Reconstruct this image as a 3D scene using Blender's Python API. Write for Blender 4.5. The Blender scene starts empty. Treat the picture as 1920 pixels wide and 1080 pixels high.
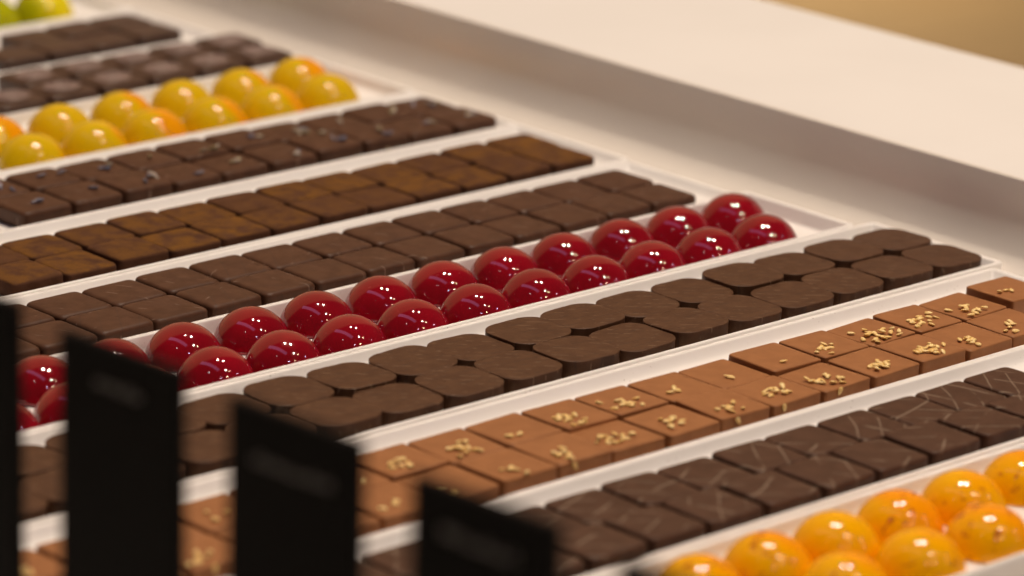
import bpy, bmesh, math, random
from mathutils import Vector, Matrix, Euler, noise

random.seed(7)
sc = bpy.context.scene
COL = sc.collection
MM = 0.001
TOP = 12.5            # height (mm) of the chocolate tops above the counter
RW, RH = 1920.0, 1080.0

# ------------------------------------------------------------------ camera
CAM_LOC = Vector((-1.09741826, -0.99443615, 0.43274004 + TOP * MM))
CAM_ROT = Euler((1.26750292, -0.02812818, -0.73806447), 'XYZ')
F_PX = 7362.0
cam = bpy.data.cameras.new('camera')
cam_o = bpy.data.objects.new('camera', cam)
COL.objects.link(cam_o)
cam_o.location = CAM_LOC
cam_o.rotation_euler = CAM_ROT
cam.sensor_width = 36.0
cam.lens = 36.0 * F_PX / RW
cam.clip_start = 0.02
cam.clip_end = 100
cam.dof.use_dof = True
cam.dof.focus_distance = 1.41
cam.dof.aperture_fstop = cam.lens / 17.2
sc.camera = cam_o
CM = CAM_ROT.to_matrix()


def project(x, y, z):
    """mm in the counter frame -> pixel of the 1920x1080 photograph"""
    d = CM.transposed() @ (Vector((x, y, z)) * MM - CAM_LOC)
    return RW / 2 + F_PX * d.x / -d.z, RH / 2 - F_PX * d.y / -d.z


def in_frame(x, y, z, r, pad=6):
    us = []
    for dx in (-r, 0, r):
        for dy in (-r, 0, r):
            us.append(project(x + dx, y + dy, z))
    # at least one sample well inside the frame
    return any(pad < u < RW - pad and pad < v < RH - pad for u, v in us)


# ------------------------------------------------------------------ helpers
def link(name, me, mat=None, parent=None, loc=None, smooth=True):
    o = bpy.data.objects.new(name, me)
    COL.objects.link(o)
    if mat is not None:
        me.materials.clear()
        me.materials.append(mat)
    if parent is not None:
        o.parent = parent
    if loc is not None:
        o.location = loc
    return o


def tag(o, label=None, cat=None, group=None, kind=None):
    if label:
        o['label'] = label
    if cat:
        o['category'] = cat
    if group:
        o['group'] = group
    if kind:
        o['kind'] = kind
    return o


def rings_mesh(name, rings, close_top=True, close_bottom=True, smooth=True):
    """rings: list of lists of (x,y,z) in mm, same count"""
    bm = bmesh.new()
    vs = [[bm.verts.new(Vector(p) * MM) for p in r] for r in rings]
    n = len(rings[0])
    for a, b in zip(vs[:-1], vs[1:]):
        for i in range(n):
            j = (i + 1) % n
            bm.faces.new((a[i], a[j], b[j], b[i]))
    if close_bottom:
        bm.faces.new(list(reversed(vs[0])))
    if close_top:
        c = Vector((0, 0, 0))
        for v in vs[-1]:
            c += v.co
        cv = bm.verts.new(c / n)
        for i in range(n):
            bm.faces.new((vs[-1][i], vs[-1][(i + 1) % n], cv))
    for f in bm.faces:
        f.smooth = smooth
    bmesh.ops.recalc_face_normals(bm, faces=bm.faces)
    me = bpy.data.meshes.new(name)
    bm.to_mesh(me)
    bm.free()
    return me


def sgnpow(v, e):
    return math.copysign(abs(v) ** e, v)


def praline_mesh(name, a, b, h, n_exp, bev, seed, rough=0.22, crown=0.25, steps=56, lean=0.0, dent=0.0, stretch=1.0):
    """a bonbon with a superellipse outline, rounded upper edge and uneven sides"""
    rng = random.Random(seed)
    off = Vector((rng.uniform(0, 50), rng.uniform(0, 50), rng.uniform(0, 50)))
    prof = [(0.35, 0.0), (0.0, 0.5), (0.0, h * 0.35), (0.0, h * 0.65)]
    for k in range(6):
        t = math.pi / 2 * k / 5
        prof.append((bev * (1 - math.cos(t)), h - bev + bev * math.sin(t)))
    m = min(a, b)
    for f in (0.12, 0.22, 0.4, 0.6, 0.8):
        prof.append((bev + (m - bev) * f, h))
    rings = []
    for ins, z in prof:
        r = []
        for i in range(steps):
            t = 2 * math.pi * (i + 0.5) / steps
            x = max(-1.0, min(1.0, stretch * sgnpow(math.cos(t), 2 / n_exp)))
            y = max(-1.0, min(1.0, stretch * sgnpow(math.sin(t), 2 / n_exp)))
            px, py = x * (a - ins * a / m), y * (b - ins * b / m)
            q = Vector((px * 0.11, py * 0.11, z * 0.16)) + off
            w = noise.noise(q) * rough + noise.noise(q * 3.3) * rough * 0.45
            edge = min(1.0, 1.0 - ins / m)
            px += w * x * edge + lean * z * 0.1
            py += w * y * edge
            zz = z
            if z >= h - 1e-6:
                zz += crown * (1 - (px / a) ** 2) * (1 - (py / b) ** 2)
                zz += noise.noise(Vector((px * 0.12, py * 0.12, 3)) + off) * 0.16
                zz += noise.noise(Vector((px * 0.4, py * 0.4, 9)) + off) * 0.07
                if dent:
                    d2 = (px ** 2 + py ** 2) / (a * 0.62) ** 2
                    zz += dent * math.exp(-d2 * 2.0)
            r.append((px, py, zz))
        rings.append(r)
    return rings_mesh(name, rings)


def dome_mesh(name, r, base=1.5, squash=1.0, seg=64, lat=22, seed=0):
    rng = random.Random(seed)
    off = Vector((rng.uniform(0, 50), rng.uniform(0, 50), 0))
    rings = []
    t0 = math.asin(max(0.02, -base / r))          # a negative base cuts the sphere above its equator
    rb = r * math.cos(t0)
    prof = [(rb - 0.5, 0.0), (rb - 0.05, 0.25)]
    for k in range(1, lat):
        t = t0 + (math.pi / 2 - t0) * (k - 0.4) / (lat - 0.4)
        prof.append((r * math.cos(t), base + r * squash * math.sin(t)))
    for rr, z in prof:
        ring = []
        for i in range(seg):
            t = 2 * math.pi * i / seg
            w = 1 + 0.004 * noise.noise(Vector((math.cos(t) * rr * 0.12, math.sin(t) * rr * 0.12, z * 0.12)) + off)
            ring.append((rr * w * math.cos(t), rr * w * math.sin(t), z * w))
        rings.append(ring)
    return rings_mesh(name, rings)


def round_rect(x0, y0, x1, y1, r, z, seg=6):
    pts = []
    for cx, cy, a0 in ((x1 - r, y1 - r, 0), (x0 + r, y1 - r, 90), (x0 + r, y0 + r, 180), (x1 - r, y0 + r, 270)):
        for k in range(seg + 1):
            t = math.radians(a0 + 90 * k / seg)
            pts.append((cx + r * math.cos(t), cy + r * math.sin(t), z))
    return pts


def tray_mesh(name, x0, y0, x1, y1, h, wall, floor, endwall=None, k=1.0):
    """open shallow tray, rounded rim"""
    ew = wall if endwall is None else endwall
    R = 2.2
    e = 0.55
    rings = [round_rect(x0 + 0.5, y0 + 0.5, x1 - 0.5, y1 - 0.5, R, 0.0),
             round_rect(x0, y0, x1, y1, R, 0.6),
             round_rect(x0, y0, x1, y1, R, h - .25),
             round_rect(x0 + .25, y0 + .25, x1 - .25, y1 - .25, R, h),
             round_rect(x0 + ew - e, y0 + wall - e, x1 - ew + e, y1 - wall + e, R * .7, h),
             round_rect(x0 + ew - e * .3, y0 + wall - e * .3, x1 - ew + e * .3, y1 - wall + e * .3, R * .7, h - e * .3),
             round_rect(x0 + ew, y0 + wall, x1 - ew, y1 - wall, R * .7, h - e),
             round_rect(x0 + ew + 1.2 * k, y0 + wall + 1.2 * k, x1 - ew - 1.2 * k, y1 - wall - 1.2 * k, R * .7, floor + 1.9),
             round_rect(x0 + ew + 1.9 * k, y0 + wall + 1.9 * k, x1 - ew - 1.9 * k, y1 - wall - 1.9 * k, R * .6, floor + .9),
             round_rect(x0 + ew + 3.0 * k, y0 + wall + 3.0 * k, x1 - ew - 3.0 * k, y1 - wall - 3.0 * k, R * .5, floor + .3),
             round_rect(x0 + ew + 4.6 * k, y0 + wall + 4.6 * k, x1 - ew - 4.6 * k, y1 - wall - 4.6 * k, R * .4, floor)]
    bm = bmesh.new()
    vs = [[bm.verts.new(Vector(p) * MM) for p in r] for r in rings]
    n = len(rings[0])
    for a, b in zip(vs[:-1], vs[1:]):
        for i in range(n):
            j = (i + 1) % n
            f = bm.faces.new((a[i], a[j], b[j], b[i]))
            f.smooth = True
    bm.faces.new(list(reversed(vs[0])))
    bm.faces.new(vs[-1])
    bmesh.ops.recalc_face_normals(bm, faces=bm.faces)
    me = bpy.data.meshes.new(name)
    bm.to_mesh(me)
    bm.free()
    return me


def box_bm(bm, x0, y0, z0, x1, y1, z1, bevel=0.0, seg=2):
    r = bmesh.ops.create_cube(bm, size=1.0)
    vs = r['verts']
    for v in vs:
        v.co = Vector(((x0 + x1) / 2 + v.co.x * (x1 - x0), (y0 + y1) / 2 + v.co.y * (y1 - y0),
                       (z0 + z1) / 2 + v.co.z * (z1 - z0))) * MM
    if bevel:
        es = list({e for v in vs for e in v.link_edges})
        bmesh.ops.bevel(bm, geom=es, offset=bevel * MM, segments=seg, affect='EDGES', profile=0.5)


def bm_mesh(bm, name, smooth=False):
    for f in bm.faces:
        f.smooth = smooth
    me = bpy.data.meshes.new(name)
    bm.to_mesh(me)
    bm.free()
    return me


# ------------------------------------------------------------------ materials
class N:
    def __init__(self, name):
        self.m = bpy.data.materials.new(name)
        self.m.use_nodes = True
        self.t = self.m.node_tree
        self.b = self.t.nodes['Principled BSDF']
        self._oc = None

    def n(self, typ, **kw):
        nd = self.t.nodes.new(typ)
        for k, v in kw.items():
            setattr(nd, k, v)
        return nd

    def l(self, a, b):
        self.t.links.new(a, b)

    def obj(self, rand=True):
        """object coordinates, shifted by the object's own random number"""
        if self._oc is None:
            tc = self.n('ShaderNodeTexCoord')
            oi = self.n('ShaderNodeObjectInfo')
            cx = self.n('ShaderNodeCombineXYZ')
            mul = self.n('ShaderNodeMath', operation='MULTIPLY')
            mul.inputs[1].default_value = 3.7
            self.l(oi.outputs['Random'], mul.inputs[0])
            for i in range(3):
                self.l(mul.outputs[0], cx.inputs[i])
            add = self.n('ShaderNodeVectorMath', operation='ADD')
            self.l(tc.outputs['Object'], add.inputs[0])
            self.l(cx.outputs[0], add.inputs[1])
            self._oc = add.outputs[0]
            self._raw = tc.outputs['Object']
            self._rnd = oi.outputs['Random']
        return self._oc

    def noise(self, scale, detail=4, rough=0.55, vec=None, dist=0.0):
        nd = self.n('ShaderNodeTexNoise')
        nd.inputs['Scale'].default_value = scale
        nd.inputs['Detail'].default_value = detail
        nd.inputs['Roughness'].default_value = rough
        nd.inputs['Distortion'].default_value = dist
        self.l(vec if vec is not None else self.obj(), nd.inputs['Vector'])
        return nd.outputs['Fac']

    def ramp(self, fac, lo, hi, a=0.0, b=1.0):
        nd = self.n('ShaderNodeMapRange', interpolation_type='SMOOTHSTEP')
        nd.inputs['From Min'].default_value = lo
        nd.inputs['From Max'].default_value = hi
        nd.inputs['To Min'].default_value = a
        nd.inputs['To Max'].default_value = b
        self.l(fac, nd.inputs['Value'])
        return nd.outputs['Result']

    def math(self, op, a, b=None, clamp=False):
        nd = self.n('ShaderNodeMath', operation=op, use_clamp=clamp)
        for i, v in enumerate((a, b)):
            if v is None:
                continue
            if isinstance(v, (int, float)):
                nd.inputs[i].default_value = v
            else:
                self.l(v, nd.inputs[i])
        return nd.outputs[0]

    def mix(self, fac, a, b):
        nd = self.n('ShaderNodeMix', data_type='RGBA')
        if isinstance(fac, (int, float)):
            nd.inputs[0].default_value = fac
        else:
            self.l(fac, nd.inputs[0])
        for i, v in ((6, a), (7, b)):
            if isinstance(v, tuple):
                nd.inputs[i].default_value = (*v, 1)
            else:
                self.l(v, nd.inputs[i])
        return nd.outputs[2]

    def bands(self, angle, period_mm, dist=2.0, vec=None):
        mp = self.n('ShaderNodeMapping')
        mp.inputs['Rotation'].default_value = (0, 0, math.radians(angle))
        self.l(vec if vec is not None else self.obj(), mp.inputs['Vector'])
        w = self.n('ShaderNodeTexWave', wave_type='BANDS', bands_direction='X', wave_profile='SIN')
        w.inputs['Scale'].default_value = 0.314 / (period_mm * MM)
        w.inputs['Distortion'].default_value = dist
        w.inputs['Detail'].default_value = 1.5
        w.inputs['Detail Scale'].default_value = 0.55
        self.l(mp.outputs[0], w.inputs['Vector'])
        return w.outputs['Fac']

    def bump(self, h, strength, dist_mm=0.3):
        nd = self.n('ShaderNodeBump')
        nd.inputs['Strength'].default_value = strength
        nd.inputs['Distance'].default_value = dist_mm * MM
        self.l(h, nd.inputs['Height'])
        self.l(nd.outputs[0], self.b.inputs['Normal'])

    def set(self, **kw):
        for k, v in kw.items():
            k = k.replace('_', ' ')
            s = self.b.inputs[k]
            if isinstance(v, (int, float)):
                s.default_value = v
            elif isinstance(v, tuple):
                s.default_value = (*v, 1)
            else:
                self.l(v, s)
        return self


DARK = (0.069, 0.0285, 0.0140)
DARK2 = (0.094, 0.041, 0.0215)


def choc(name, c1=DARK, c2=DARK2, rough=0.5, spec=0.22):
    N_ = N(name)
    f = N_.ramp(N_.noise(160, 4, 0.6), 0.3, 0.72)
    c = N_.mix(f, c1, c2)
    N_.set(Specular_IOR_Level=spec)
    return N_, c, rough


# plain couverture with the odd pale scuff
mt, c, r = choc('dark_couverture')
line = mt.bands(63, 9.0, 3.0)
sl = mt.ramp(line, 0.992, 0.9995)
gate = mt.ramp(mt.noise(150, 2), 0.54, 0.64)
c = mt.mix(mt.math('MULTIPLY', mt.math('MULTIPLY', sl, gate), 0.5), c, (0.36, 0.25, 0.19))
dk = mt.ramp(mt.bands(28, 7.0, 4.0), 0.985, 1.0)
c = mt.mix(mt.math('MULTIPLY', dk, 0.4), c, (0.05, 0.028, 0.02))
mt.set(Base_Color=c, Roughness=mt.ramp(mt.noise(90), 0.3, 0.7, 0.42, 0.58))
mt.bump(mt.noise(900, 3), 0.10, 0.3)
M_PLAIN = mt.m

# cocoa dusted
mt, c, r = choc('cocoa_dusted')
pw = mt.ramp(mt.noise(130, 5, 0.65), 0.33, 0.66)
fine = mt.ramp(mt.noise(2600, 2), 0.3, 0.7, 0.55, 1.0)
geo = mt.n('ShaderNodeNewGeometry')
sep = mt.n('ShaderNodeSeparateXYZ')
mt.l(geo.outputs['True Normal'], sep.inputs[0])
up = mt.ramp(sep.outputs['Z'], 0.45, 0.9)
lot = mt.ramp(mt._rnd, 0.0, 0.8, 0.35, 1.0)
fac = mt.math('MULTIPLY', mt.math('MULTIPLY', pw, fine), mt.math('MULTIPLY', up, lot))
c = mt.mix(fac, c, (0.185, 0.080, 0.012))
mt.set(Base_Color=c, Roughness=0.8, Specular_IOR_Level=0.12)
mt.bump(mt.noise(2200, 3), 0.25, 0.25)
M_COCOA = mt.m

# cushions with transfer scratches
mt, c, r = choc('scratched_couverture', (0.071, 0.030, 0.0135), (0.096, 0.044, 0.0205))
a1 = mt.math('MULTIPLY', mt.ramp(mt.bands(-48, 4.0, 2.2), 0.965, 0.995), mt.ramp(mt.noise(230, 3), 0.50, 0.62))
a2 = mt.math('MULTIPLY', mt.ramp(mt.bands(-84, 4.2, 2.6), 0.955, 0.99), mt.ramp(mt.noise(200, 3), 0.42, 0.56))
c = mt.mix(mt.math('MULTIPLY', a2, 0.65), c, (0.045, 0.024, 0.016))
c = mt.mix(mt.math('MULTIPLY', a1, 0.55), c, (0.27, 0.18, 0.115))
sp = mt.ramp(mt.noise(1500, 1), 0.74, 0.80)
c = mt.mix(mt.math('MULTIPLY', sp, 0.5), c, (0.34, 0.22, 0.12))
mt.set(Base_Color=c, Roughness=0.50)
mt.bump(mt.math('ADD', mt.noise(700, 3), mt.math('MULTIPLY', mt.math('ADD', a1, a2), -0.8)), 0.16, 0.3)
M_SCRATCH = mt.m

# squares with thin pale drizzle lines
mt, c, r = choc('drizzled_couverture', (0.061, 0.0270, 0.0150), (0.083, 0.0385, 0.0225))
d1 = mt.math('MULTIPLY', mt.ramp(mt.bands(38, 9.0, 5.0), 0.984, 0.998), mt.ramp(mt.noise(70, 2), 0.44, 0.56))
d2 = mt.math('MULTIPLY', mt.ramp(mt.bands(-20, 12.0, 6.0), 0.98, 0.998), mt.ramp(mt.noise(60, 2), 0.45, 0.55))
dd = mt.math('MAXIMUM', d1, d2)
geo = mt.n('ShaderNodeNewGeometry')
sep = mt.n('ShaderNodeSeparateXYZ')
mt.l(geo.outputs['True Normal'], sep.inputs[0])
dd = mt.math('MULTIPLY', dd, mt.ramp(sep.outputs['Z'], 0.1, 0.6, 0.25, 1.0))
c = mt.mix(mt.math('MULTIPLY', dd, 0.55), c, (0.30, 0.23, 0.17))
mt.set(Base_Color=c, Roughness=0.48)
mt.bump(mt.math('ADD', mt.noise(600, 3), mt.math('MULTIPLY', dd, 1.5)), 0.14, 0.3)
M_DRIZZLE = mt.m

# dark chocolate with a dull bloom (rings, bars)
mt, c, r = choc('ring_couverture', (0.056, 0.0265, 0.0155), (0.076, 0.038, 0.024))
mt.set(Base_Color=c, Roughness=0.40, Specular_IOR_Level=0.45)
mt.bump(mt.noise(500, 3), 0.12, 0.3)
M_RING = mt.m
mt, c, r = choc('pale_ring', (0.19, 0.13, 0.115), (0.29, 0.21, 0.185))
mt.set(Base_Color=c, Roughness=0.4, Specular_IOR_Level=0.5)
M_RINGTOP = mt.m

# milk chocolate
mt, c, r = choc('milk_couverture', (0.295, 0.120, 0.042), (0.345, 0.144, 0.052))
mt.set(Base_Color=c, Roughness=0.50, Specular_IOR_Level=0.28)
mt.bump(mt.noise(700, 3), 0.08, 0.3)
M_MILK = mt.m

mt = N('sesame')
c = mt.mix(mt.ramp(mt.noise(300, 2), 0.35, 0.65), (0.80, 0.52, 0.16), (0.92, 0.69, 0.30))
mt.set(Base_Color=c, Roughness=0.45)
M_SESAME = mt.m
mt = N('lavender_blue')
c = mt.mix(mt.ramp(mt.noise(220, 2), 0.4, 0.6), (0.09, 0.09, 0.135), (0.26, 0.235, 0.27))
mt.set(Base_Color=c, Roughness=0.7)
M_LAV = mt.m
mt = N('lavender_straw')
c = mt.mix(mt.ramp(mt.noise(220, 2), 0.4, 0.6), (0.30, 0.24, 0.12), (0.42, 0.36, 0.30))
mt.set(Base_Color=c, Roughness=0.7)
M_STRAW = mt.m

# glazed domes
mt = N('crimson_glaze')
c = mt.mix(mt.ramp(mt.noise(60, 2), 0.3, 0.7), (0.215, 0.0012, 0.008), (0.29, 0.0022, 0.011))
sp = mt.ramp(mt.noise(1100, 0), 0.80, 0.83)
c = mt.mix(mt.math('MULTIPLY', sp, 0.25), c, (0.55, 0.10, 0.10))
mt.set(Base_Color=c, Roughness=mt.ramp(mt.noise(35, 3), 0.35, 0.7, 0.03, 0.09), Specular_IOR_Level=0.55, Coat_Weight=0.6, Coat_Roughness=0.03)
mt.bump(mt.noise(75, 2), 0.05, 1.0)
M_RED = mt.m


def spray_glaze(name, c1, c2, direction, lo, hi, splash=None):
    """cocoa butter airbrushed from one side: the spray tint is the dome's own colour"""
    mt = N(name)
    mt.obj()
    vm = mt.n('ShaderNodeVectorMath', operation='DOT_PRODUCT')
    mt.l(mt._raw, vm.inputs[0])
    vm.inputs[1].default_value = Vector(direction).normalized()
    f = mt.math('ADD', vm.outputs['Value'], mt.math('MULTIPLY', mt.math('SUBTRACT', mt.noise(70, 3), 0.5), 0.012))
    f = mt.math('ADD', f, mt.math('MULTIPLY', mt.math('SUBTRACT', mt._rnd, 0.5), 0.012))
    c = mt.mix(mt.ramp(f, lo * MM, hi * MM), c1, c2)
    if splash:
        m = mt.math('MULTIPLY', mt.ramp(mt.noise(190, 4, 0.65, dist=0.8), 0.61, 0.645), mt.ramp(mt._rnd, 0.15, 0.4))
        c = mt.mix(mt.math('MULTIPLY', m, 0.85), c, splash)
    mt.set(Base_Color=c, Roughness=0.10, Specular_IOR_Level=0.35)
    return mt.m


M_YELLOW = spray_glaze('yellow_glaze', (0.69, 0.44, 0.004), (0.84, 0.33, 0.002), (0.72, -0.25, 0.6), 8.5, 14)
M_ORANGE = spray_glaze('orange_glaze', (0.93, 0.45, 0.001), (0.96, 0.34, 0.001), (0.6, -0.1, 0.7), 5, 15, (0.34, 0.004, 0.02))
M_GREEN = spray_glaze('green_glaze', (0.40, 0.40, 0.003), (0.80, 0.66, 0.008), (0.75, 0.2, 0.4), 2, 14)

# tray plastic
mt = N('white_tray_plastic')
c = mt.mix(mt.ramp(mt.noise(40, 4), 0.3, 0.7), (0.86, 0.835, 0.805), (0.885, 0.865, 0.84))
sm = mt.math('MULTIPLY', mt.ramp(mt.noise(420, 3), 0.68, 0.76), 0.10)
c = mt.mix(sm, c, (0.40, 0.27, 0.17))
dust = mt.math('MULTIPLY', mt.ramp(mt.noise(900, 1), 0.72, 0.78), mt.ramp(mt.noise(25, 2), 0.48, 0.66))
c = mt.mix(mt.math('MULTIPLY', dust, 0.7), c, (0.16, 0.08, 0.04))
mt.set(Base_Color=c, Roughness=mt.ramp(mt.noise(120), 0.3, 0.7, 0.30, 0.42), Specular_IOR_Level=0.5)
M_TRAY = mt.m

# satin lacquer / steel of the counter's side
mt = N('satin_side_panel')
c = mt.mix(mt.ramp(mt.noise(6, 3), 0.3, 0.7), (0.81, 0.77, 0.71), (0.85, 0.81, 0.75))
mt.set(Base_Color=c, Roughness=0.34, Metallic=0.10, Specular_IOR_Level=0.5)
M_SIDE = mt.m
mt = N('white_solid_surface')
c = mt.mix(mt.ramp(mt.noise(9, 4), 0.3, 0.7), (0.80, 0.79, 0.77), (0.83, 0.82, 0.80))
mt.set(Base_Color=c, Roughness=0.42, Specular_IOR_Level=0.4)
M_LEDGE = mt.m

mt = N('black_card')
c = mt.mix(mt.ramp(mt.noise(30, 3), 0.3, 0.7), (0.003, 0.003, 0.003), (0.005, 0.005, 0.005))
mt.set(Base_Color=c, Roughness=0.6, Specular_IOR_Level=0.08)
M_BLACK = mt.m
mt = N('grey_lettering')
mt.set(Base_Color=(0.30, 0.30, 0.28), Roughness=0.6)
M_LETTER = mt.m

mt = N('tan_floor')
w = mt.ramp(mt.noise(3, 4), 0.3, 0.7)
c = mt.mix(w, (0.44, 0.33, 0.175), (0.50, 0.36, 0.185))
pl = mt.ramp(mt.bands(90, 180.0, 0.2), 0.992, 0.999)
c = mt.mix(mt.math('MULTIPLY', pl, 0.5), c, (0.20, 0.11, 0.05))
mt.set(Base_Color=c, Roughness=0.5)
M_FLOOR = mt.m

# ------------------------------------------------------------------ the counter
YB, YE = -700.0, 1300.0
XW, ZW, RC = 32.0, TOP + 28.2, 26.0      # wall face, ledge height, cove radius


def extrude_profile(name, prof, y0, y1, mat, parent, ny=24):
    bm = bmesh.new()
    cols = []
    for k in range(ny + 1):
        y = y0 + (y1 - y0) * k / ny
        cols.append([bm.verts.new(Vector((x, y, z)) * MM) for x, z in prof])
    n = len(prof)
    for a, b in zip(cols[:-1], cols[1:]):
        for i in range(n):
            j = (i + 1) % n
            bm.faces.new((a[i], a[j], b[j], b[i]))
    bm.faces.new(cols[0])
    bm.faces.new(list(reversed(cols[-1])))
    bmesh.ops.recalc_face_normals(bm, faces=bm.faces)
    me = bm_mesh(bm, name, smooth=False)
    return link(name, me, mat, parent)


counter = bpy.data.objects.new('display_counter', None)
COL.objects.link(counter)
counter.location = (-0.3, 0.2, -0.9)
tag(counter, 'white display counter with a raised ledge along the tray ends', 'counter')
inv = Matrix.Translation(-Vector(counter.location))

prof = [(-760, -30), (-760, 0)]
prof.append((XW - RC, 0))
for k in range(1, 17):
    t = math.pi / 2 * k / 16
    prof.append((XW - RC + RC * math.sin(t), RC - RC * math.cos(t)))
prof += [(XW, ZW - 0.9), (XW + 0.3, ZW - 0.3), (XW + 0.9, ZW), (XW + 1.5, ZW), (XW + 1.5, ZW - 4), (XW + 6, ZW - 4), (XW + 6, -30)]
o = extrude_profile('tray_bed', prof, YB, YE, M_SIDE, counter)
o.matrix_parent_inverse = inv
for p_ in o.data.polygons:
    p_.use_smooth = abs(p_.normal.y) < 0.5 and len(p_.vertices) == 4 and p_.center.z > 0.0001 and p_.center.x < 0.0325
W = 136.0
e = 0.9
prof = [(XW + 1.5, ZW - 3.9), (XW + 1.5, ZW)]
for k in range(7):
    t = math.radians(90 - 90 * k / 6)
    prof.append((XW + W - e + e * math.cos(t), ZW - e + e * math.sin(t)))
prof.append((XW + W, ZW - 3.9))
o = extrude_profile('ledge', prof, YB, YE, M_LEDGE, counter)
o.matrix_parent_inverse = inv
prof = [(XW + 6.3, -900 + 100), (XW + W - 6, -900 + 100), (XW + W - 6, ZW - 4), (XW + 6.3, ZW - 4)]
o = extrude_profile('outer_panel', prof, YB, YE, M_LEDGE, counter, 1)
o.matrix_parent_inverse = inv
prof = [(-700, -900), (XW + W - 40, -900), (XW + W - 40, -800.3), (XW + 6.0, -800.3), (XW + 6.0, -30.3), (-700, -30.3)]
o = extrude_profile('cabinet_body', prof, YB + 40, YE - 40, M_LEDGE, counter, 1)
o.matrix_parent_inverse = inv

bm = bmesh.new()
box_bm(bm, -6000, -6000, -960, 14000, 16000, -900.5)
o = link('floor', bm_mesh(bm, 'floor'), M_FLOOR)
tag(o, kind='structure')

# ------------------------------------------------------------------ trays
# front edge (mm), back edge, right end, what lies in it
TRAYS = [
    ('green', 468.0, 536.0, 4.0, 'white tray at the far back holding green and yellow domes'),
    ('bars', 401.0, 467.6, 5.0, 'white tray of plain dark chocolates just in front of the green domes'),
    ('rings', 340.3, 400.7, 10.0, 'white tray of dark chocolates topped with pale rings'),
    ('yellow', 267.6, 340.0, 10.0, 'white tray holding yellow domes with empty floor at its right end'),
    ('lavender', 200.3, 267.3, 10.0, 'white tray of dark squares sprinkled with lavender bits'),
    ('cocoa', 130.0, 200.0, 9.0, 'white tray of cocoa dusted dark chocolate squares'),
    ('plain', 64.3, 129.7, 7.5, 'white tray of plain dark squares behind the crimson domes'),
    ('red', 4.1, 64.0, 10.5, 'white tray holding glossy crimson domes'),
    ('cushion', -64.7, 3.8, 20.0, 'white tray of cushion shaped dark chocolates sticking out furthest right'),
    ('milk', -136.7, -65.0, 13.0, 'white tray of milk chocolate squares with sesame'),
    ('drizzle', -203.2, -137.0, 12.0, 'white tray of dark squares with pale drizzle lines'),
    ('orange', -272.0, -203.5, 12.0, 'white tray nearest the viewer holding orange domes'),
]
RIM = TOP - 3.0
FLOOR = 5.8
DEEP = 4.4
ROUND = ('red', 'yellow', 'orange', 'green')
LEFT = -480.0
for key, y0, y1, xr, lab in TRAYS:
    rim = RIM + {'yellow': 0.6, 'red': 1.4, 'cushion': 1.1, 'drizzle': 0.8, 'milk': 0.3, 'cocoa': 0.4}.get(key, 0.0)
    L = xr - LEFT
    W_ = y1 - y0
    me = tray_mesh('chocolate_tray', -L / 2, -W_ / 2, L / 2, W_ / 2, rim, 2.2, DEEP if key in ROUND else FLOOR, 2.6, 0.5 if key in ROUND else 1.0)
    o = link('chocolate_tray', me, M_TRAY, loc=Vector(((xr + LEFT) / 2, (y0 + y1) / 2, 0.05)) * MM)
    tag(o, lab, 'tray', 'white trays side by side on the counter')

# ------------------------------------------------------------------ chocolates
ORD = ['rightmost', 'second', 'third', 'fourth', 'fifth', 'sixth', 'seventh', 'eighth', 'ninth', 'tenth', 'eleventh',
       'twelfth', 'thirteenth', 'fourteenth', 'fifteenth', 'sixteenth', 'seventeenth', 'eighteenth', 'nineteenth', 'twentieth']


def place_label(i, tail):
    return 'rightmost' + (' there' if False else '') if i == 0 else ORD[i] + ' from ' + tail


SEED_ME = None


def seed_mesh():
    rings = []
    for k in range(9):
        t = k / 8
        x = -1.55 + 3.1 * t
        w = 0.92 * math.sqrt(max(0.0, math.sin(math.pi * min(1, t ** 0.8)))) * (0.75 + 0.35 * (1 - t)) + 0.02
        rings.append([(x, w * math.cos(a), 0.55 * w * math.sin(a)) for a in [2 * math.pi * q / 10 for q in range(10)]])
    return rings_mesh('sesame_seed', rings)


def bud_mesh(name, L, w, seed):
    rng = random.Random(seed)
    rings = []
    for k in range(8):
        t = k / 7
        x = -L / 2 + L * t
        ww = w * (math.sin(math.pi * (0.12 + 0.8 * t)) ** 0.7) * rng.uniform(0.75, 1.15)
        bend = 0.25 * math.sin(t * 3)
        rings.append([(x, bend + ww * math.cos(a) * rng.uniform(.8, 1.1), 0.8 * ww * math.sin(a)) for a in
                      [2 * math.pi * q / 9 for q in range(9)]])
    return rings_mesh(name, rings)


SEED = seed_mesh()
SEED.materials.append(M_SESAME)
BUDS = []
for k in range(4):
    b = bud_mesh('lavender_bud', random.uniform(3.0, 4.6), random.uniform(0.7, 1.0), k)
    b.materials.append(M_LAV if k % 2 == 0 else M_STRAW)
    BUDS.append(b)

rng = random.Random(21)


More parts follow.
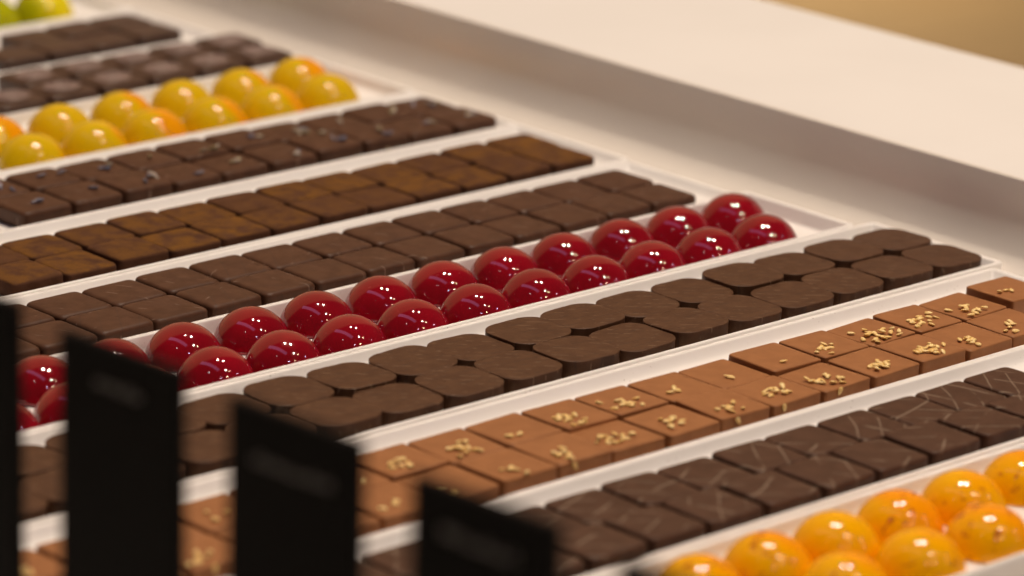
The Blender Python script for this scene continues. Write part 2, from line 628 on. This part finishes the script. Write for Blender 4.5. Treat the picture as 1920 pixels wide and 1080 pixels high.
def row(name, meshes, cat, group, line, x_list, y, z0, size, label, tail, jit=0.45, rotj=1.6, zj=0.25, quarter=True, post=None,
        slope=0.0, tiltj=0.6):
    """place one line of chocolates, rightmost first; only those the frame shows"""
    k = 0
    for idx, x in enumerate(x_list):
        yy = y + slope * x
        if not in_frame(x, yy, TOP, size * 0.42):
            continue
        me = meshes[rng.randrange(len(meshes))]
        o = bpy.data.objects.new(name, me)
        COL.objects.link(o)
        o.location = Vector((x + rng.uniform(-jit, jit) * .5, yy + rng.uniform(-jit, jit), z0 + rng.uniform(0, zj))) * MM
        q = rng.randrange(4) * 90 if quarter else rng.uniform(0, 360)
        if not quarter and rotj < 0:
            q = 0
        o.rotation_euler = (math.radians(rng.uniform(-tiltj, tiltj)), math.radians(rng.uniform(-tiltj, tiltj)),
                            math.radians(q + rng.uniform(-1, 1) * abs(rotj)))
        pos = 'rightmost' if k == 0 else ORD[k] + ' from ' + tail
        txt = label(k) if callable(label) else label
        tag(o, f'{txt}, {line} line, {pos}', cat, group)
        if post:
            post(o, k, idx)
        k += 1


def xs(right, pitch, n=24, half=None):
    """centres from the right end leftwards"""
    return [right - pitch * (i + 0.5) for i in range(n)]


def variants(name, mat, n, **kw):
    out = []
    for s in range(n):
        k = dict(kw)
        k['h'] = kw['h'] + rng.uniform(-0.25, 0.25)
        me = praline_mesh(name, seed=rng.randrange(9999), **k)
        me.materials.append(mat)
        out.append(me)
    return out


Z0 = FLOOR + 0.1
ZD = DEEP + 0.1
H = TOP - Z0

# green and yellow domes, far back
DG = dome_mesh('domed_bonbon', 14.5, 1.4)
DG.materials.append(M_GREEN)
G = 'green domes at the far back'
row('domed_bonbon', [DG], 'chocolate', G, 'front', [-32 - 31 * i for i in range(4)], 489, ZD, 30,
    'blurred yellow green dome in rearmost tray', 'the right', quarter=False)
row('domed_bonbon', [DG], 'chocolate', G, 'back', [-28 - 31 * i for i in range(4)], 518, ZD, 24,
    'blurred yellow green dome in rearmost tray', 'the right', quarter=False)

# plain dark squares in the second tray from the back
V = variants('square_praline', M_RING, 4, a=12.1, b=10.6, h=H, n_exp=9, bev=1.2, crown=0.2)
G = 'plain squares in the second rearmost tray'
for ln, y in (('front', 415.5), ('back', 437.5)):
    row('square_praline', V, 'chocolate', G, ln, xs(-12.5, 25.0), y, Z0 + (0.4 if ln == 'back' else 0), 12,
        'plain dark square nearest the green domes', 'the right', quarter=False, rotj=-1.2, zj=1.2)

# ringed squares
V = variants('ringed_praline', M_RING, 3, a=13.0, b=11.6, h=H, n_exp=7, bev=1.4, crown=0.2)


def ring_mesh():
    bm = bmesh.new()
    nu, nv = 40, 10
    for R0, r0, z in ((7.6, 0.9, 0.25), (4.4, 0.8, 0.3)):
        g = []
        for i in range(nu):
            t = 2 * math.pi * i / nu
            w = R0 + 0.35 * math.sin(2 * t + R0)
            g.append([bm.verts.new(Vector(((w + r0 * math.cos(2 * math.pi * j / nv)) * math.cos(t),
                                           (w + r0 * math.cos(2 * math.pi * j / nv)) * math.sin(t) * .88,
                                           z + 0.55 * r0 * math.sin(2 * math.pi * j / nv))) * MM) for j in range(nv)])
        for i in range(nu):
            for j in range(nv):
                bm.faces.new((g[i][j], g[(i + 1) % nu][j], g[(i + 1) % nu][(j + 1) % nv], g[i][(j + 1) % nv]))
    # low disc between the rings
    c = bm.verts.new((0, 0, 0.45 * MM))
    ring = [bm.verts.new(Vector((7.4 * math.cos(2 * math.pi * i / 40), 6.5 * math.sin(2 * math.pi * i / 40), 0.25)) * MM) for i in range(40)]
    for i in range(40):
        bm.faces.new((ring[i], ring[(i + 1) % 40], c))
    bmesh.ops.recalc_face_normals(bm, faces=bm.faces)
    me = bm_mesh(bm, 'ring_topping', True)
    me.materials.append(M_RINGTOP)
    return me


RINGM = ring_mesh()


def add_ring(o, k, idx):
    c = bpy.data.objects.new('ring_topping', RINGM)
    COL.objects.link(c)
    c.parent = o
    c.location = (0, 0, (H + 0.18) * MM)


G = 'ringed squares'
for ln, y in (('front', 355.5), ('back', 379.5)):
    row('ringed_praline', V, 'chocolate', G, ln, [(-9.0 if ln == 'front' else -7.0) - 27.2 * i for i in range(10)], y, Z0, 13,
        'dark square with pale ring behind yellow domes', 'the right', quarter=False, rotj=-1.5, post=add_ring)

# yellow domes
D = dome_mesh('domed_bonbon', 14.5, -0.6)
D.materials.append(M_YELLOW)
G = 'yellow domes'
row('domed_bonbon', [D], 'chocolate', G, 'front', [-24.5 - 32.3 * i for i in range(9)], 288.5, ZD, 13,
    'glossy yellow dome in the tray behind the lavender squares', 'the right', quarter=False, slope=0.03, rotj=-14)
row('domed_bonbon', [D], 'chocolate', G, 'back', [-15.5 - 33.3 * i for i in range(9)], 318.0, ZD, 13,
    'glossy yellow dome in the tray behind the lavender squares', 'the right', quarter=False, slope=0.02, rotj=-14)

# lavender squares
V = variants('lavender_praline', M_PLAIN, 5, a=12.0, b=11.9, h=H, n_exp=9, bev=1.5, crown=0.35)


def add_buds(o, k, idx):
    for _ in range(rng.choice((1, 2, 3, 3, 4))):
        b = bpy.data.objects.new('lavender_bud', rng.choice(BUDS))
        COL.objects.link(b)
        b.parent = o
        a = -o.rotation_euler.z
        px, py = rng.gauss(2.0, 3.0), rng.gauss(-4.0, 3.5)
        px, py = max(-9, min(9, px)), max(-9, min(9, py))
        b.location = Vector((px * math.cos(a) - py * math.sin(a), px * math.sin(a) + py * math.cos(a), H + 0.85)) * MM
        b.scale = [rng.uniform(1.0, 1.5)] * 3
        b.rotation_euler = (rng.uniform(0, 6), rng.uniform(-.5, .5), rng.uniform(0, 6))


G = 'lavender squares'
for ln, y, xr in (('front', 216.5, 3.0), ('back', 240.5, 2.0)):
    row('lavender_praline', V, 'chocolate', G, ln, xs(xr, 25.0), y, Z0, 12,
        'dark square sprinkled with lavender bits below the yellow domes', 'the right', zj=1.8, post=add_buds)

# cocoa squares
V = variants('cocoa_praline', M_COCOA, 5, a=11.9, b=11.8, h=H - 0.6, n_exp=10, bev=1.2, crown=0.3)
G = 'cocoa dusted squares'
for ln, y, xr in (('front', 145.5, -6.5), ('back', 169.5, -4.5)):
    row('cocoa_praline', V, 'chocolate', G, ln, xs(xr, 24.6), y, Z0, 12,
        'dark square dusted with rusty cocoa powder', 'the right', zj=0.8)

# plain dark squares
V = variants('square_praline', M_PLAIN, 6, a=11.85, b=11.85, h=H, n_exp=10, bev=1.5, crown=0.4)
G = 'plain squares behind the crimson domes'
for ln, y, xr in (('front', 80.0, -12.5), ('back', 103.8, -13.0)):
    row('square_praline', V, 'chocolate', G, ln, xs(xr, 24.8), y, Z0, 12,
        'plain dark square in tray behind the crimson domes', 'the right', zj=0.5)

# crimson domes
D = dome_mesh('domed_bonbon', 14.2, -1.0, seg=96, lat=32)
D.materials.append(M_RED)
G = 'crimson domes'
row('domed_bonbon', [D], 'chocolate', G, 'front', [-26.3 - 30.2 * i for i in range(14)], 18.6, ZD, 13,
    'glossy crimson dome', 'the right', quarter=False, jit=0.3, rotj=40)
row('domed_bonbon', [D], 'chocolate', G, 'back', [-14.5 - 30.6 * i for i in range(14)], 47.2, ZD, 13,
    'glossy crimson dome', 'the right', quarter=False, jit=0.3, rotj=40)

# cushions
V = variants('cushion_praline', M_SCRATCH, 6, a=13.5, b=12.75, h=H, n_exp=3.1, bev=0.3, crown=0.0, rough=0.22, steps=80, stretch=1.035)
G = 'cushion shaped dark chocolates'
for ln, y in (('front', -48.0), ('back', -21.9)):
    row('cushion_praline', V, 'chocolate', G, ln, [(2.0 if ln == 'front' else 3.2) - 27.4 * i for i in range(18)], y, Z0, 13,
        'cushion shaped dark chocolate with a scratched top', 'the right', quarter=False, rotj=-2.2, zj=1.1, tiltj=1.3)

# milk squares with sesame
V = variants('sesame_praline', M_MILK, 6, a=11.72, b=11.72, h=H, n_exp=24, bev=0.5, crown=0.05, rough=0.28)
N_FRONT = [6, 10, 18, 15, 14, 10, 8, 9, 14, 8, 5, 4, 3, 14, 6, 8, 4, 6]
N_BACK = [4, 13, 16, 24, 11, 1, 2, 4, 12, 14, 3, 13, 9, 5, 6, 4, 5, 6]


def amount(n):
    return ('a big heap of' if n >= 18 else 'a clump of' if n >= 12 else 'scattered' if n >= 7 else 'a few' if n >= 3 else 'hardly any')


def seeds_for(counts):
    def f(o, k, idx):
        n = counts[min(k, len(counts) - 1)]
        if counts is N_BACK and k == 0:
            o.location.z += 2.0 * MM
            o.location.x += 1.5 * MM
        a = -o.rotation_euler.z
        cx, cy = -3.2 + rng.uniform(-2, 2), -4.8 + rng.uniform(-2, 2)
        spread = 1.7 + 0.09 * n
        for s in range(n):
            px = max(-10.9, min(10.9, cx + rng.gauss(0, spread) * 1.15))
            py = max(-10.9, min(10.9, cy + rng.gauss(0, spread)))
            c = bpy.data.objects.new('sesame_seed', SEED)
            COL.objects.link(c)
            c.parent = o
            lift = 0.42 + (0.55 if s > n * 0.55 and n > 7 else 0.0) * rng.random() + 0.15 * rng.random()
            c.location = Vector((px * math.cos(a) - py * math.sin(a), px * math.sin(a) + py * math.cos(a), H + lift)) * MM
            c.rotation_euler = (rng.uniform(-.4, .4), rng.uniform(-.35, .35), rng.uniform(0, 6.28))
            s_ = rng.uniform(0.92, 1.12)
            c.scale = (s_, s_, s_)
        if counts is N_FRONT and n >= 8:
            for s in range(rng.choice((0, 0, 0, 1, 1, 2))):     # a seed or two slid down the front face
                c = bpy.data.objects.new('sesame_seed', SEED)
                COL.objects.link(c)
                c.parent = o
                px, py = rng.uniform(-10.5, -4), -12.35
                c.location = Vector((px * math.cos(a) - py * math.sin(a), px * math.sin(a) + py * math.cos(a), H - rng.uniform(1.0, 2.2))) * MM
                c.rotation_euler = Euler((math.radians(90), rng.uniform(0.8, 2.2), a), 'XYZ')
    return f


G = 'milk chocolate squares with sesame'
for ln, y, xr, cnt in (('front', -121.2, -4.0, N_FRONT), ('back', -97.2, -3.8, N_BACK)):
    row('sesame_praline', V, 'chocolate', G, ln, xs(xr, 24.8), y, Z0, 12,
        lambda k, cnt=cnt: f'milk square with {amount(cnt[min(k, 17)])} sesame', 'the photo\'s right', zj=1.5,
        post=seeds_for(cnt), tiltj=1.3, rotj=1.6)

# drizzled squares
V = variants('drizzled_praline', M_DRIZZLE, 5, a=12.0, b=11.75, h=H, n_exp=11, bev=0.9, crown=0.1)
G = 'dark squares with pale drizzle'
for ln, y, x0, pt in (('front', -186.8, -169.9 + 12.7, 25.8), ('back', -164.0, -129.3 + 12.3, 24.8)):
    row('drizzled_praline', V, 'chocolate', G, ln, [x0 + pt * 5 - pt * i for i in range(22)], y, Z0, 12,
        'dark square with pale drizzle lines', 'the photo\'s right', zj=0.5)

# orange domes
D = dome_mesh('domed_bonbon', 14.7, -1.0)
D.materials.append(M_ORANGE)
G = 'orange domes'
row('domed_bonbon', [D], 'chocolate', G, 'front', [-168.5 + 32 * 4 - 32.8 * i for i in range(14)], -253.0, ZD, 13,
    'glossy orange dome in the nearest tray', 'the photo\'s right', quarter=False, rotj=-25)
row('domed_bonbon', [D], 'chocolate', G, 'back', [-157.0 + 29.9 * 3 - 29.9 * i for i in range(14)], -226.5, ZD, 13,
    'glossy orange dome in the nearest tray', 'the photo\'s right', quarter=False, rotj=-25)

# ------------------------------------------------------------------ loose crumbs on the rims
def crumb(name, me, mat, x, y, z, label, rot, s=1.0):
    o = bpy.data.objects.new(name, me)
    COL.objects.link(o)
    o.location = Vector((x, y, z)) * MM
    o.rotation_euler = rot
    o.scale = (s, s, s)
    tag(o, label, 'crumb')


crumb('lavender_bud', BUDS[3], M_STRAW, -63, 201.2, RIM + 0.75, 'straw coloured lavender bit lying on the rim below the lavender squares', (0, 0, 0.9), 0.8)

# ------------------------------------------------------------------ black price signs
def lettering(parent, y0, y1, z, seed, hgt):
    r = random.Random(seed)
    bm = bmesh.new()
    y = y1
    while y > y0:
        w = r.uniform(0.9, 1.9)
        h = hgt * r.choice((0.7, 0.7, 1.0))
        # illegible strokes: a stem and a bar for every letter
        box_bm(bm, -1.75, y - 0.45, z, -1.5, y, z + h)
        if r.random() < 0.8:
            zz = z + r.choice((0.0, h * 0.45, h - 0.4))
            box_bm(bm, -1.74, y - w, zz, -1.5, y - 0.45, zz + 0.4)
        y -= w + 0.6
    return link('lettering', bm_mesh(bm, 'lettering'), M_LETTER, parent)


SIGNS = [(-545.0, -190.0, 'black sign cut off by the left edge of the photo', 0),
         (-544.5, -257.5, 'black price sign second from the left with a short grey word', 1),
         (-543.0, -323.3, 'black price sign third from the left with a long grey word', 2),
         (-543.5, -390.8, 'black price sign fourth from the left in the bottom middle', 3),
         (-543.5, -458.5, 'black sign of which only a corner shows at the bottom edge', 4)]
for sx, sy, lab, k in SIGNS:
    o = bpy.data.objects.new('price_sign', None)
    COL.objects.link(o)
    o.location = Vector((sx, sy + 0.8, 0)) * MM
    o.rotation_euler = (0, 0, math.radians(4))
    tag(o, lab, 'sign', 'black price signs at the near ends of the trays')
    bm = bmesh.new()
    box_bm(bm, -1.5, -22.5, 4.0, 1.5, 22.5, TOP + 127.3, bevel=0.6)
    link('card', bm_mesh(bm, 'card'), M_BLACK, o)
    bm = bmesh.new()
    box_bm(bm, -14, -22.5, 0.05, 14, 22.5, 3.9, bevel=0.6)
    link('foot', bm_mesh(bm, 'foot'), M_BLACK, o)
    if k in (1, 2, 3):
        y1 = (8, 13, 12)[k - 1]
        lettering(o, -y1, y1, TOP + 127.3 - (11.5, 14.5, 12.5)[k - 1], 40 + k, 2.8)

# ------------------------------------------------------------------ light
world = bpy.data.worlds.new('World')
sc.world = world
world.use_nodes = True
wt = world.node_tree
bg = wt.nodes['Background']
tc = wt.nodes.new('ShaderNodeTexCoord')
dp = wt.nodes.new('ShaderNodeVectorMath')
dp.operation = 'DOT_PRODUCT'
wt.links.new(tc.outputs['Generated'], dp.inputs[0])
dp.inputs[1].default_value = Vector((0.30, 0.86, 0.38)).normalized()
mr = wt.nodes.new('ShaderNodeMapRange')
mr.interpolation_type = 'SMOOTHSTEP'
mr.inputs['From Min'].default_value = 0.60
mr.inputs['From Max'].default_value = 0.72
wt.links.new(dp.outputs['Value'], mr.inputs['Value'])
mx = wt.nodes.new('ShaderNodeMix')
mx.data_type = 'RGBA'
mx.inputs[6].default_value = (0.040, 0.030, 0.026, 1)
mx.inputs[7].default_value = (0.42, 0.235, 0.125, 1)
wt.links.new(mr.outputs[0], mx.inputs[0])
wt.links.new(mx.outputs[2], bg.inputs['Color'])
bg.inputs['Strength'].default_value = 0.9

CX = Vector((-0.09, 0.03, 0.02))


def lamp_dir(r, u, t):
    """a direction given as right, up, towards-camera"""
    return (CM @ Vector((r, u, t))).normalized()


LAMPS = [((-0.01, .985, .16), 2.1, 74, 0.030, (1, .855, .685)),
         ((.20, .965, .16), 2.1, 74, 0.030, (1, .855, .685)),
         ((.40, .72, .56), 2.3, 25, 0.032, (1, .855, .69)),
         ((.56, .66, .48), 2.4, 9, 0.028, (1, .62, .38)),
         ((.80, .50, .20), 2.4, 4, 0.028, (.75, .62, 1)),
         ((.25, .42, .88), 2.6, 4, 0.028, (.8, .68, 1)),
         ((.50, .45, .74), 2.5, 9, 0.028, (1, .70, .42)),
         ((.88, .32, .28), 2.6, 2.0, 0.022, (1, .74, .5)),
         ((.80, .09, .58), 2.7, 1.6, 0.022, (1, .74, .5)),
         ((.62, .02, .76), 2.7, 1.4, 0.022, (.9, .72, .9)),
         ((-.30, .62, .72), 2.6, 1.6, 0.022, (1, .86, .8))]
for d, dist, pw, rad, colr in LAMPS:
    ld = bpy.data.lights.new('spot_lamp', 'POINT')
    ld.energy = pw
    ld.shadow_soft_size = rad
    ld.color = colr
    lo = bpy.data.objects.new('spot_lamp', ld)
    COL.objects.link(lo)
    lo.location = CX + lamp_dir(*d) * dist
ld = bpy.data.lights.new('floor_fill', 'POINT')  # added unseen fill below ledge level, brightens the floor beyond the counter
ld.energy = 26
ld.shadow_soft_size = 0.12
ld.color = (1, .80, .56)
lo = bpy.data.objects.new('floor_fill', ld)
COL.objects.link(lo)
lo.location = (3.2, 3.2, -0.15)
# cool strip lamp mirrored as a violet streak in the domes
ld = bpy.data.lights.new('strip_lamp', 'AREA')
ld.shape = 'RECTANGLE'
ld.size, ld.size_y = 2.2, 0.34
ld.energy = 2.4
ld.color = (.72, .45, .90)
lo = bpy.data.objects.new('strip_lamp', ld)
COL.objects.link(lo)
lo.location = CX + lamp_dir(-.25, .85, .45) * 2.2
d = (CX - lo.location).normalized()
xax = lamp_dir(.75, -.15, .6)
yax = (-d).cross(xax).normalized()
xax = yax.cross(-d).normalized()
lo.rotation_euler = Matrix((xax, yax, -d)).transposed().to_euler()

# ------------------------------------------------------------------ render settings
sc.render.engine = 'CYCLES'
sc.cycles.use_denoising = True
sc.cycles.max_bounces = 8
sc.view_settings.view_transform = 'Standard'
sc.view_settings.look = 'None'
sc.view_settings.exposure = 0.0
sc.view_settings.gamma = 1.0
sc.view_settings.use_curve_mapping = False
